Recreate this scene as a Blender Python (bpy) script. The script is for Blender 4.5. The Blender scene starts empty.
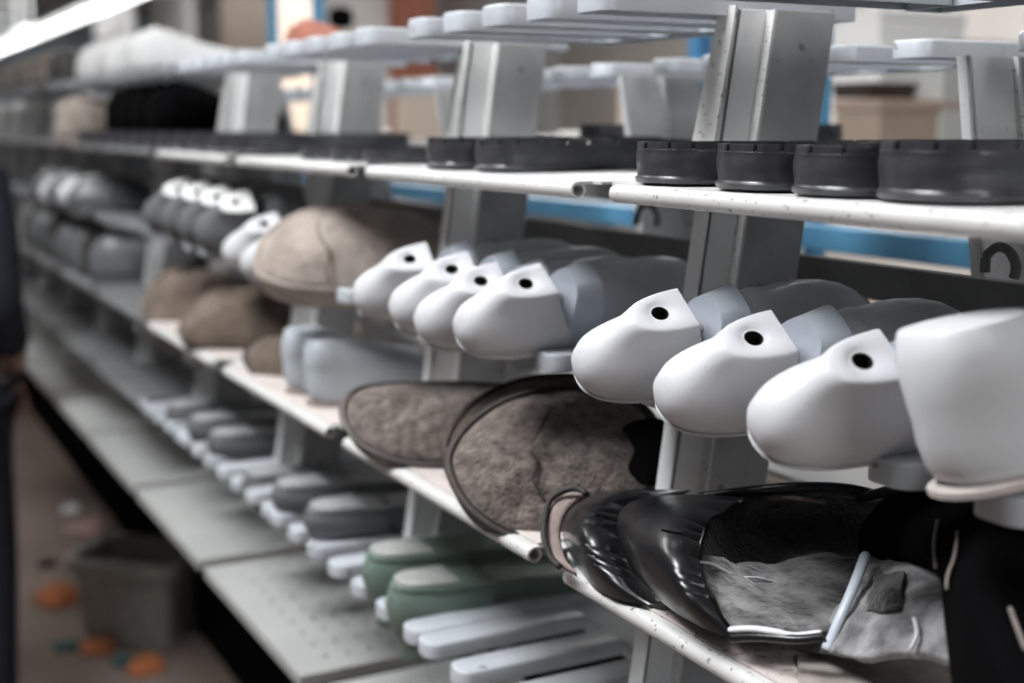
import bpy, bmesh, math, random
from mathutils import Vector, Matrix
random.seed(7)
C = bpy.context.scene.collection
PI = math.pi

# ------------------------------------------------------------------ camera model (also used to measure the place)
F_PX, CX, CY = 1300.0, 512.0, 341.5
PITCH = math.atan2(CY - 125.0, F_PX)
YAW = math.atan2(1, (CX + 185.0) / F_PX * math.cos(PITCH))
R_ = Vector((math.cos(YAW), math.sin(YAW), 0))
FH = Vector((-math.sin(YAW), math.cos(YAW), 0))
F_ = FH * math.cos(PITCH) + Vector((0, 0, -math.sin(PITCH)))
U_ = R_.cross(F_)
def ray(x, y): return R_ * ((x - CX) / F_PX) - U_ * ((y - CY) / F_PX) + F_
def at(x, y, D):
    d = ray(x, y); return d * (D / d.y)
def atz(x, y, Z):
    d = ray(x, y); return d * (Z / d.z)

# ------------------------------------------------------------------ materials
def mat(name, col, rough=0.5, metal=0.0, var=0.0, vscale=20.0, bump=0.0, bscale=60.0, col2=None, spec=0.5,
        specks=0.0, sscale=80.0, speckcol=(0.12, 0.10, 0.09), emit=0.0, sheen=0.0, coat=0.0, detail=6.0):
    m = bpy.data.materials.new(name); m.use_nodes = True
    nt = m.node_tree; N = nt.nodes; L = nt.links
    b = N['Principled BSDF']
    c = tuple(col) + (1,)
    b.inputs['Base Color'].default_value = c
    b.inputs['Roughness'].default_value = rough
    b.inputs['Metallic'].default_value = metal
    b.inputs['Specular IOR Level'].default_value = spec
    if sheen: b.inputs['Sheen Weight'].default_value = sheen
    if coat: b.inputs['Coat Weight'].default_value = coat
    tc = N.new('ShaderNodeTexCoord')
    last = None
    if var > 0 or col2:
        n = N.new('ShaderNodeTexNoise'); n.inputs['Scale'].default_value = vscale; n.inputs['Detail'].default_value = detail
        L.new(tc.outputs['Object'], n.inputs['Vector'])
        r = N.new('ShaderNodeValToRGB')
        r.color_ramp.elements[0].position = 0.35; r.color_ramp.elements[1].position = 0.65
        d = col2 if col2 else tuple(x * (1 - var) for x in col)
        r.color_ramp.elements[0].color = tuple(d) + (1,); r.color_ramp.elements[1].color = c
        L.new(n.outputs['Fac'], r.inputs['Fac']); last = r.outputs['Color']
    if specks > 0:
        n2 = N.new('ShaderNodeTexNoise'); n2.inputs['Scale'].default_value = sscale; n2.inputs['Detail'].default_value = 4
        L.new(tc.outputs['Object'], n2.inputs['Vector'])
        r2 = N.new('ShaderNodeValToRGB'); r2.color_ramp.interpolation = 'LINEAR'
        r2.color_ramp.elements[0].position = specks - 0.03; r2.color_ramp.elements[0].color = (1, 1, 1, 1)
        r2.color_ramp.elements[1].position = specks + 0.02; r2.color_ramp.elements[1].color = (0, 0, 0, 1)
        L.new(n2.outputs['Fac'], r2.inputs['Fac'])
        mx = N.new('ShaderNodeMix'); mx.data_type = 'RGBA'
        L.new(r2.outputs['Color'], mx.inputs['Factor'])
        if last: L.new(last, mx.inputs['A'])
        else: mx.inputs['A'].default_value = c
        mx.inputs['B'].default_value = tuple(speckcol) + (1,)
        last = mx.outputs['Result']
    if last: L.new(last, b.inputs['Base Color'])
    if bump > 0:
        n3 = N.new('ShaderNodeTexNoise'); n3.inputs['Scale'].default_value = bscale; n3.inputs['Detail'].default_value = 8
        L.new(tc.outputs['Object'], n3.inputs['Vector'])
        bp = N.new('ShaderNodeBump'); bp.inputs['Strength'].default_value = bump; bp.inputs['Distance'].default_value = 0.004
        L.new(n3.outputs['Fac'], bp.inputs['Height']); L.new(bp.outputs['Normal'], b.inputs['Normal'])
    if emit:
        b.inputs['Emission Color'].default_value = c; b.inputs['Emission Strength'].default_value = emit
    return m

PAINT = mat('white_grey_paint', (0.74, 0.745, 0.75), 0.42, var=0.10, vscale=9, specks=0.31, sscale=140, bump=0.04)
PAINTP = mat('pale_post_paint', (0.84, 0.845, 0.85), 0.42, var=0.06, vscale=9, specks=0.27, sscale=140)
PAINTG = mat('grey_sheet_paint', (0.50, 0.505, 0.51), 0.5, var=0.3, vscale=14, specks=0.33, sscale=60, speckcol=(0.2, 0.2, 0.2), bump=0.08)
EDGE = mat('worn_white_edge_paint', (0.70, 0.70, 0.69), 0.40, var=0.08, vscale=30, specks=0.355, sscale=230, speckcol=(0.22, 0.19, 0.17))
LINER = mat('dusty_pink_board', (0.66, 0.59, 0.56), 0.85, var=0.12, vscale=18, specks=0.36, sscale=150, speckcol=(0.30, 0.25, 0.22), bump=0.15, bscale=200)
COMB = mat('comb_paint', (0.55, 0.585, 0.63), 0.35, var=0.12, vscale=12, specks=0.31, sscale=60)
LASTW = mat('white_last_plastic', (0.65, 0.66, 0.69), 0.42, var=0.05, vscale=25, bump=0.05, bscale=160, specks=0.27, sscale=120, speckcol=(0.45, 0.44, 0.42))
LASTB = mat('bluish_last_plastic', (0.64, 0.70, 0.78), 0.32, var=0.08, vscale=25, specks=0.30, sscale=60, speckcol=(0.3, 0.32, 0.35))
LASTF = mat('grey_blue_last_plastic', (0.52, 0.55, 0.59), 0.28, var=0.15, vscale=14)
LASTGN = mat('green_last_plastic', (0.19, 0.26, 0.22), 0.45, var=0.2, vscale=12)
LASTGNT = mat('green_last_worn_top', (0.50, 0.52, 0.50), 0.6, var=0.3, vscale=40)
LASTGY = mat('grey_last_plastic', (0.16, 0.17, 0.18), 0.35, var=0.2, vscale=12)
LASTGYT = mat('grey_last_worn_top', (0.45, 0.46, 0.47), 0.6, var=0.3, vscale=40)
HOLE = mat('dark_socket', (0.02, 0.018, 0.016), 0.6)
BRASS = mat('socket_collar_metal', (0.55, 0.53, 0.50), 0.35, metal=0.6)
RUBBER = mat('black_rubber', (0.065, 0.065, 0.075), 0.28, var=0.4, vscale=60, bump=0.15, bscale=90, spec=0.6)
RUBBERL = mat('grey_scuffed_rubber', (0.16, 0.15, 0.15), 0.5, var=0.4, vscale=50)
SUEDE = mat('taupe_suede', (0.245, 0.20, 0.175), 0.95, col2=(0.10, 0.08, 0.07), vscale=110, bump=1.0, bscale=300, sheen=0.35)
SUEDEL = mat('pale_suede', (0.42, 0.36, 0.32), 0.95, col2=(0.28, 0.235, 0.205), vscale=30, bump=0.5, bscale=200, sheen=0.3)
SUEDEB = mat('brown_suede', (0.20, 0.15, 0.12), 0.95, col2=(0.12, 0.09, 0.07), vscale=30, bump=0.5, bscale=200, sheen=0.2)
WELTL2 = mat('taupe_welt', (0.13, 0.105, 0.09), 0.9, var=0.4, vscale=90)
WELT = mat('dark_welt', (0.03, 0.026, 0.024), 0.7)
WELTL = mat('pale_edge_binding', (0.27, 0.23, 0.21), 0.8, var=0.3, vscale=80)
LEATHER = mat('black_leather', (0.010, 0.010, 0.012), 0.30, bump=0.10, bscale=90, spec=0.6, coat=0.1)
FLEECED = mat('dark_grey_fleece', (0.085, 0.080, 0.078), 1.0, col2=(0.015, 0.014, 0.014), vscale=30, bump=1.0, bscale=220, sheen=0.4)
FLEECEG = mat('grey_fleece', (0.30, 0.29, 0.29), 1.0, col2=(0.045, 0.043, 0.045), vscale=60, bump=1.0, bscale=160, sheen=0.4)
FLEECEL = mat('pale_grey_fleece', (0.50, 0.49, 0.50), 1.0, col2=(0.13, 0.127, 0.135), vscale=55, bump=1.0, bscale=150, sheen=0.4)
BLACKM = mat('matt_black_felt', (0.0025, 0.0025, 0.003), 0.95, spec=0.05)
TRIM = mat('white_trim', (0.78, 0.78, 0.80), 0.4)
PINKB = mat('pinkish_grey_binding', (0.30, 0.235, 0.22), 0.85, var=0.2, vscale=120, bump=0.4, bscale=300)
STEEL = mat('grey_steel', (0.24, 0.24, 0.24), 0.45, metal=0.2, var=0.25, vscale=14)
BLUE = mat('blue_paint', (0.13, 0.38, 0.62), 0.4, var=0.12, vscale=8)
BLUED = mat('deep_blue_paint', (0.06, 0.20, 0.38), 0.4, var=0.1, vscale=8)
CARD = mat('brown_cardboard', (0.33, 0.25, 0.20), 0.9, var=0.1, vscale=9)
CARDL = mat('beige_cardboard', (0.68, 0.56, 0.47), 0.9, var=0.08, vscale=9)
DARKB = mat('dark_brown_board', (0.06, 0.045, 0.038), 0.8)
WHITEB = mat('white_board', (0.80, 0.80, 0.80), 0.8)
GREYB = mat('grey_board', (0.42, 0.42, 0.40), 0.8, var=0.06)
REDB = mat('rust_red', (0.36, 0.13, 0.085), 0.7, var=0.2)
NAVY = mat('navy_cloth', (0.012, 0.014, 0.026), 0.9, var=0.2, vscale=30)
SKIN = mat('skin', (0.42, 0.26, 0.19), 0.55)
HAIR = mat('dark_hair', (0.02, 0.014, 0.01), 0.6)
FLOORM = mat('dusty_concrete', (0.25, 0.195, 0.165), 0.8, var=0.25, vscale=3.0, specks=0.36, sscale=25, speckcol=(0.15, 0.13, 0.12))
WALLM = mat('warm_grey_plaster', (0.42, 0.40, 0.385), 0.9, var=0.12, vscale=1.2)
WALLF = mat('blue_grey_plaster', (0.30, 0.36, 0.40), 0.9, var=0.5, vscale=0.9)
LAMP = mat('tube_light', (1.0, 1.0, 1.0), 0.5, emit=4.0)
CRATE = mat('grey_crate_plastic', (0.42, 0.41, 0.38), 0.6, var=0.2)
ORANGE = mat('orange_offcut', (0.50, 0.16, 0.06), 0.8, var=0.3)
TEAL = mat('teal_offcut', (0.05, 0.11, 0.12), 0.8)
PINK = mat('pink_cloth', (0.46, 0.30, 0.28), 0.9)

# ------------------------------------------------------------------ mesh helpers
class MB:
    def __init__(s): s.v = []; s.f = []; s.mi = []; s.mats = []
    def add(s, vs, fs, mi=0):
        o = len(s.v); s.v += [Vector(v) for v in vs]
        for f in fs: s.f.append([i + o for i in f]); s.mi.append(mi)
    def box(s, x0, x1, y0, y1, z0, z1, fn=None, mi=0):
        vs = [Vector((x, y, z)) for z in (z0, z1) for y in (y0, y1) for x in (x0, x1)]
        if fn: vs = [fn(v) for v in vs]
        s.add(vs, [(0, 2, 3, 1), (4, 5, 7, 6), (0, 1, 5, 4), (2, 6, 7, 3), (0, 4, 6, 2), (1, 3, 7, 5)], mi)
    def rings(s, rings, cap0=True, cap1=True, closed=True, mi=0):
        n = len(rings[0]); vs = [p for r in rings for p in r]; fs = []
        for i in range(len(rings) - 1):
            for j in range(n if closed else n - 1):
                k = (j + 1) % n
                fs.append((i * n + j, i * n + k, (i + 1) * n + k, (i + 1) * n + j))
        if cap0: fs.append(tuple(range(n))[::-1])
        if cap1: fs.append(tuple((len(rings) - 1) * n + j for j in range(n)))
        s.add(vs, fs, mi)
    def tube(s, pts, r, n=8, cap=True, flat=1.0, mi=0):
        pts = [Vector(p) for p in pts]; rg = []
        for i, p in enumerate(pts):
            t = (pts[min(i + 1, len(pts) - 1)] - pts[max(i - 1, 0)]).normalized()
            up = Vector((0, 0, 1)) if abs(t.z) < 0.9 else Vector((0, 1, 0))
            a = t.cross(up).normalized(); b = a.cross(t)
            rr = r[i] if isinstance(r, (list, tuple)) else r
            rg.append([p + a * math.cos(2 * PI * j / n) * rr + b * math.sin(2 * PI * j / n) * rr * flat for j in range(n)])
        s.rings(rg, cap, cap, mi=mi)
    def build(s, name, material, parent=None, smooth=False, bevel=0.0, sub=0, loc=None):
        me = bpy.data.meshes.new(name); me.from_pydata([tuple(v) for v in s.v], [], s.f)
        ms = material if isinstance(material, (list, tuple)) else [material]
        for m in ms: me.materials.append(m)
        if len(ms) > 1:
            for p, i in zip(me.polygons, s.mi): p.material_index = i
        bm = bmesh.new(); bm.from_mesh(me); bmesh.ops.recalc_face_normals(bm, faces=bm.faces); bm.to_mesh(me); bm.free()
        if smooth:
            for p in me.polygons: p.use_smooth = True
            if smooth != 'all':
                me.set_sharp_from_angle(angle=math.radians(smooth if smooth is not True else 40))
        o = bpy.data.objects.new(name, me); C.objects.link(o)
        if parent: o.parent = parent
        if loc: o.location = loc
        if bevel:
            b = o.modifiers.new('b', 'BEVEL'); b.width = bevel; b.segments = 2; b.limit_method = 'ANGLE'
        if sub:
            b = o.modifiers.new('s', 'SUBSURF'); b.levels = sub; b.render_levels = sub
        return o

def thing(name, label, cat, loc=(0, 0, 0), rot=(0, 0, 0), group=None, scale=1.0):
    o = bpy.data.objects.new(name, None); C.objects.link(o); o.empty_display_size = 0.02
    o.location = loc; o.rotation_euler = rot; o.scale = (scale,) * 3
    o['label'] = label; o['category'] = cat
    if group: o['group'] = group
    return o
def tag(o, label, cat, group=None):
    o['label'] = label; o['category'] = cat
    if group: o['group'] = group
    return o
def struct(o): o['kind'] = 'structure'; return o
def dup(root, loc, rot=None, label=None, group=None, scale=None):
    r = root.copy(); C.objects.link(r); r.location = loc
    if rot is not None: r.rotation_euler = rot
    if scale is not None: r.scale = (scale,) * 3 if not isinstance(scale, tuple) else scale
    if label: r['label'] = label
    if group: r['group'] = group
    for ch in list(root.children):
        c = ch.copy(); C.objects.link(c); c.parent = r
        for g in list(ch.children):
            d = g.copy(); C.objects.link(d); d.parent = c
    return r

def crom(pts, n, closed=True):
    """Catmull-Rom through pts, n samples per span"""
    P = [Vector(p) for p in pts]; m = len(P); out = []
    for i in range(m if closed else m - 1):
        if closed: a, b, c, d = P[(i - 1) % m], P[i], P[(i + 1) % m], P[(i + 2) % m]
        else: a, b, c, d = P[max(i - 1, 0)], P[i], P[i + 1], P[min(i + 2, m - 1)]
        for k in range(n):
            t = k / n
            out.append(0.5 * ((2 * b) + (c - a) * t + (2 * a - 5 * b + 4 * c - d) * t * t + (3 * b - a - 3 * c + d) * t ** 3))
    if not closed: out.append(P[-1])
    return out
def patch(grid, nu=5, nv=5):
    """grid[row][col] of points -> smooth dense grid"""
    rows = [crom(r, nu, False) for r in grid]
    cols = [crom([rows[i][j] for i in range(len(rows))], nv, False) for j in range(len(rows[0]))]
    return [[cols[j][i] for j in range(len(cols))] for i in range(len(cols[0]))]
def patch_obj(name, grid, material, parent, thick=0.003, nu=5, nv=5, wob=0.0, px=True, wfreq=60, ripple=None):
    g = [[at(*p) for p in r] for r in grid] if px else [[Vector(p) for p in r] for r in grid]
    g = patch(g, nu, nv)
    m = MB(); nR, nC = len(g), len(g[0])
    if ripple:
        a0, a1, nf, amp = ripple; new = [[p.copy() for p in r] for r in g]
        for i in range(nR):
            u = i / (nR - 1)
            if u < a0 or u > a1 + .06: continue
            k = ((u - a0) / (a1 - a0)) if u <= a1 else max(0, 1 - (u - a1) / .06)
            for j in range(1, nC - 1):
                v = j / (nC - 1); n_ = (g[min(i + 1, nR - 1)][j] - g[max(i - 1, 0)][j]).cross(g[i][j + 1] - g[i][j - 1]).normalized()
                if n_.dot(g[i][j]) > 0: n_ = -n_
                w_ = min(1, max(0, (v - .22) / .12))
                ph = v * nf * 2 * PI + 2.2 * math.sin(v * 19)
                new[i][j] = g[i][j] + n_ * amp * k * w_ * (abs(math.sin(ph / 2)) - .45)
        g = new
    from mathutils import noise
    if wob:
        for r in g:
            for p in r:
                q = noise.noise_vector(p * wfreq); p += q * wob
    m.add([p for r in g for p in r], [(i * nC + j, i * nC + j + 1, (i + 1) * nC + j + 1, (i + 1) * nC + j) for i in range(nR - 1) for j in range(nC - 1)])
    o = m.build(name, material, parent, smooth='all')
    s = o.modifiers.new('t', 'SOLIDIFY'); s.thickness = thick; s.offset = 0
    return o

def onplane(px, py, P0, n):
    d = ray(px, py); return d * (P0.dot(n) / d.dot(n))
NRM = Vector((0.62, -0.34, 0.70)).normalized()
def pad(name, outline, material, rimmat, parent, base, nrm0=NRM, puff=0.02, thick=0.02, rim=0.004, px=True, wr=0.0, wfreq=30, toward=None, lipmat=None, line=True):
    """cushioned solid inside a closed outline, with a raised welt round its edge"""
    from mathutils import noise
    P0 = at(*base); nrm0 = Vector(nrm0).normalized()
    P = [onplane(p[0], p[1], P0, nrm0) for p in outline]
    P = crom(P, 5); n = len(P)
    c = sum(P, Vector()) / n
    nrm = Vector()
    for i in range(n): nrm += (P[i] - c).cross(P[(i + 1) % n] - c)
    nrm.normalize()
    tw = toward if toward else -c
    if nrm.dot(tw) < 0: nrm = -nrm
    def ring(r, h, wb=0):
        out = []
        for p in P:
            q = c + (p - c) * r
            d = (noise.noise(q * wfreq) * wr + noise.noise(q * wfreq * 2.7) * wr * 0.5) * wb
            out.append(q + nrm * (h + d))
        return out
    m = MB()
    rs = [ring(0.93, 0, 0), ring(0.90, 0.003, .2)]
    for k in range(1, 13):
        r = 0.90 * (1 - k / 12.5)
        rs.append(ring(r, 0.003 + puff * (1 - (r / 0.9) ** 2.6), min(1, k / 3)))
    m.rings(rs, cap0=False, cap1=True)
    o = m.build(name, material, parent, smooth='all')
    m2 = MB()
    m2.rings([ring(0.80, -thick), ring(0.97, -thick * 0.8), ring(1.0, -thick * 0.3), ring(1.0, 0.0), ring(0.985, rim * .6), ring(0.955, rim * 0.5), ring(0.93, -0.001)], cap0=True, cap1=False)
    o2 = m2.build('welt', rimmat, parent, smooth='all')
    if not line: return o
    m3 = MB(); rr = ring(0.955, 0.0022); m3.tube(rr + rr[:1], 0.0010, 5, cap=False)
    rr = ring(1.004, -0.001); m3.tube(rr + rr[:1], 0.0016, 5, cap=False)
    m3.build('stitch_line', WELT if lipmat is None else lipmat, o2, smooth='all')
    return o

# ------------------------------------------------------------------ shelf data (z of top, front D)
ZT = [0.086, -0.040, -0.176, -0.316, -0.466, -0.618]
PIT = 0.45
def postD(z): return 0.60 + 0.145 * z

def tongue_outline(x0, x1, y0, y1, r, n=6):
    pts = [(x1, y1), (x0, y1)]
    for k in range(n + 1):
        a = PI + (PI / 2) * k / n; pts.append((x0 + r + r * math.cos(a), y0 + r + r * math.sin(a)))
    for k in range(n + 1):
        a = 1.5 * PI + (PI / 2) * k / n; pts.append((x1 - r + r * math.cos(a), y0 + r + r * math.sin(a)))
    return pts
def inset(pts, d):
    n = len(pts); out = []
    for i in range(n):
        a = Vector(pts[i - 1]); b = Vector(pts[i]); c = Vector(pts[(i + 1) % n])
        u = (b - a); v = (c - b)
        if u.length < 1e-7: u = v
        if v.length < 1e-7: v = u
        nu = Vector((-u.y, u.x)).normalized(); nv = Vector((-v.y, v.x)).normalized()
        k = (nu + nv); k = k / max(k.dot(nu), 0.4) if k.length > 1e-6 else nu
        out.append(b + k * d)
    return out
def tray(m, pts, z, h, t=0.0018, br=0.002):
    """pressed sheet: top face with a rounded edge and a flange turned down all round (ccw outline)"""
    A = [Vector((p[0], p[1])) for p in pts]; i1 = inset(A, br * .35); i2 = inset(A, br); i3 = inset(A, t)
    def lv(q, zz): return [Vector((p.x, p.y, zz)) for p in q]
    m.rings([lv(i2, z), lv(i1, z - br * .35), lv(A, z - br), lv(A, z - h), lv(i3, z - h), lv(i3, z - t)], cap0=True, cap1=True)

def comb(parent, z, x0, n, pitch, w, yf, yb, yend, h=0.014):
    m = MB()
    for i in range(n):
        x = x0 + i * pitch
        tray(m, tongue_outline(x, x + w, yf, yb, min(w / 2 - 0.002, 0.013)), z, h)
    xe = x0 + (n - 1) * pitch + w
    tray(m, [(xe, yend), (x0 - 0.004, yend), (x0 - 0.004, yb - 0.004), (xe, yb - 0.004)], z - 0.0003, h)
    return m.build('comb_shelf', Pal.comb, parent, smooth=35)

def trayshelf(parent, z, x0, x1, yf, yb, liner=None):
    m = MB()
    r = 0.0062
    # rolled front edge: open spiral tube
    ring = []
    pts = []
    for k in range(17):
        a = PI / 2 + 2 * PI * 0.92 * k / 16
        pts.append((yf + r * math.cos(a) + 0.0, z - r + r * math.sin(a)))
    inner = [(yf + (p[0] - yf) * 0.68, (z - r) + (p[1] - z + r) * 0.68) for p in pts]
    prof = pts + inner[::-1]
    m.rings([[Vector((x, p[0], p[1])) for p in prof] for x in (x0, x1)], True, True)
    # sheet with a tab reaching out at its left end
    tb = 0.036; rr = 0.016
    out = [(x1 + 0.012, yb), (x0 - tb, yb), (x0 - tb, yf + 0.012 + rr)]
    for k in range(1, 6):
        a = PI + (PI / 2) * k / 5; out.append((x0 - tb + rr + rr * math.cos(a), yf + 0.012 + rr + rr * math.sin(a)))
    out += [(x0, yf + 0.012), (x0, yf), (x1, yf), (x1, yf + 0.012), (x1 + 0.012, yf + 0.012)]
    lo = [Vector((p[0], p[1], z - 0.002)) for p in out]; hi = [Vector((p[0], p[1], z)) for p in out]
    m.rings([lo, hi], True, True)
    ts = m.build('tray_shelf', Pal.edge, parent, smooth=35)
    if liner:
        m = MB(); m.box(x0 + 0.002, x1 - 0.002, yf + 0.004, yb - 0.01, z, z + 0.0022)
        m.build('shelf_liner', LINER, ts, bevel=0.0006)

def holeplate(parent, z, x0, x1, yf, yb):
    m = MB(); nx, ny = 9, 5; mx, my = 0.02, 0.03
    gx = (x1 - x0 - 2 * mx) / nx; gy = (yb - yf - 0.05 - my) / ny; r = 0.0032
    for zz in (z, z - 0.0015):
        for i in range(nx):
            for j in range(ny):
                a0 = x0 + mx + i * gx; b0 = yf + my + j * gy; cx, cy = a0 + gx / 2, b0 + gy / 2
                sq = []; ci = []
                for k in range(12):
                    a = 2 * PI * k / 12 + PI / 12
                    d = Vector((math.cos(a), math.sin(a))); s = min(gx / 2 / abs(d.x) if d.x else 9, gy / 2 / abs(d.y) if d.y else 9)
                    sq.append(Vector((cx + d.x * s, cy + d.y * s, zz))); ci.append(Vector((cx + d.x * r, cy + d.y * r, zz)))
                # fill: corners are cut slightly by the 12-gon, squares overlap beneath
                m.rings([sq, ci], False, False)
                for sx in (-1, 1):
                    for sy in (-1, 1):
                        cr = Vector((cx + sx * gx / 2, cy + sy * gy / 2, zz))
                        near = sorted(sq, key=lambda q: (q - cr).length)[:2]
                        m.add([cr, near[0], near[1]], [(0, 1, 2)])
        X0, X1, Y0, Y1 = x0 + mx, x1 - mx, yf + my, yf + my + ny * gy
        for (a, b, c, d) in ((x0, x1, yf, Y0), (x0, x1, Y1, yb), (x0, X0, Y0, Y1), (X1, x1, Y0, Y1)):
            m.add([(a, c, zz), (b, c, zz), (b, d, zz), (a, d, zz)], [(0, 1, 2, 3)])
    # turned down flanges
    m.box(x0 - .0015, x1 + .0015, yf - 0.0015, yf, z - 0.014, z + 0.0002); m.box(x0 - .0015, x0, yf, yb, z - 0.014, z + 0.0002); m.box(x1, x1 + .0015, yf, yb, z - 0.014, z + 0.0002)
    m.build('perforated_shelf', PAINTG5, parent)
PAINTG5 = mat('pale_plate_paint', (0.50, 0.51, 0.50), 0.45, var=0.15, vscale=7, specks=0.31, sscale=70, speckcol=(0.25, 0.25, 0.24))

SHADE_EDGE = mat('shaded_edge_paint', (0.20, 0.205, 0.21), 0.5, var=0.3, vscale=12)  # edge paint darkened: dim light at the far left put into the colour
SHADE_COMB = mat('shaded_comb_paint', (0.24, 0.25, 0.27), 0.5, var=0.3, vscale=12)  # comb paint darkened the same way, shade as colour
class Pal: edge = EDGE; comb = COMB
def make_rack(label, combs4=True):
    t = thing('shoe_rack', label, 'rack', (0, 0, 0), group='rack carriages of the front row')
    X = -0.798
    fn = lambda v: Vector((v.x, v.y + 0.145 * v.z, v.z))
    m = MB()
    m.box(X - 0.020, X, 0.600, 0.603, -0.50, 0.085, fn)          # front flange
    m.box(X - 0.003, X, 0.600, 0.628, -0.50, 0.085, fn)                             # web
    m.build('post_channel', PAINTP, t, bevel=0.0007)
    m = MB()
    m.box(X - 0.002, X + 0.010, 0.626, 0.6285, -0.50, 0.085, fn)
    m.build('post_lip', EDGE, t)
    m = MB(); m.box(X + 0.006, X + 0.009, 0.6285, 0.686, -0.50, 0.085, fn)
    m.build('side_plate', PAINTG, t, bevel=0.0006)
    # flared gusset of the top section
    m = MB(); m.add([fn(Vector(p)) for p in ((X - .020, .597, .088), (X, .597, .088), (X, .594, -.035), (X - .030, .594, -.035), (X - .020, .599, .088), (X, .599, .088), (X, .599, -.035), (X - .030, .599, -.035))],
                    [(0, 1, 2, 3), (4, 7, 6, 5), (0, 4, 5, 1), (3, 2, 6, 7), (0, 3, 7, 4), (1, 5, 6, 2)])
    m.build('gusset', EDGE, t)
    comb(t, ZT[0] + 0.012, -1.164 + PIT, 5, 0.078, 0.044, 0.500, 0.700, 0.735, 0.017)
    trayshelf(t, ZT[1], -0.755, -0.356, 0.480, 0.70)
    comb(t, ZT[2], -0.745, 6, 0.0745, 0.036, 0.490, 0.66, 0.71)
    trayshelf(t, ZT[3], -0.776, -0.379, 0.458, 0.62, combs4)
    if combs4: comb(t, ZT[4], -0.605 - PIT, 7, 0.069, 0.034, 0.455, 0.622, 0.70)
    else: trayshelf(t, ZT[4], -0.84, -0.44, 0.455, 0.62)
    m = MB(); m.box(X - .02, X, .655, .66, -.64, -.48); m.build('lower_hanger', PAINTG, t)
    holeplate(t, ZT[5], -0.857, -0.445, 0.440, 0.66)
    return t
ord_ = ['nearest', 'second', 'third', 'fourth', 'fifth', 'sixth', 'seventh', 'eighth', 'ninth', 'tenth', 'eleventh']
r0 = make_rack('white-grey steel rack carriage nearest the camera, holding the black boots and large white lasts')
desc = {1: 'steel rack carriage holding the taupe suede shoes and two green lasts',
        2: 'steel rack carriage holding the two pale block lasts and grey lasts',
        3: 'steel rack carriage holding the two brown oval suede uppers'}
for k in (1, 2): dup(r0, (-PIT * k, 0, 0), label=desc[k])
dup(r0, (-PIT * 3, 0, 0), label=desc[3])
Pal.edge = SHADE_EDGE; Pal.comb = SHADE_COMB  # far carriages get the shade-darkened copies of the same paints
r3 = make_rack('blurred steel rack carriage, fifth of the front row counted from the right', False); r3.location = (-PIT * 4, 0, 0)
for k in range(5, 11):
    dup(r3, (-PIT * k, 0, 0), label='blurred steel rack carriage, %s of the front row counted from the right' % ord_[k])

Pal.edge = EDGE; Pal.comb = COMB
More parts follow.
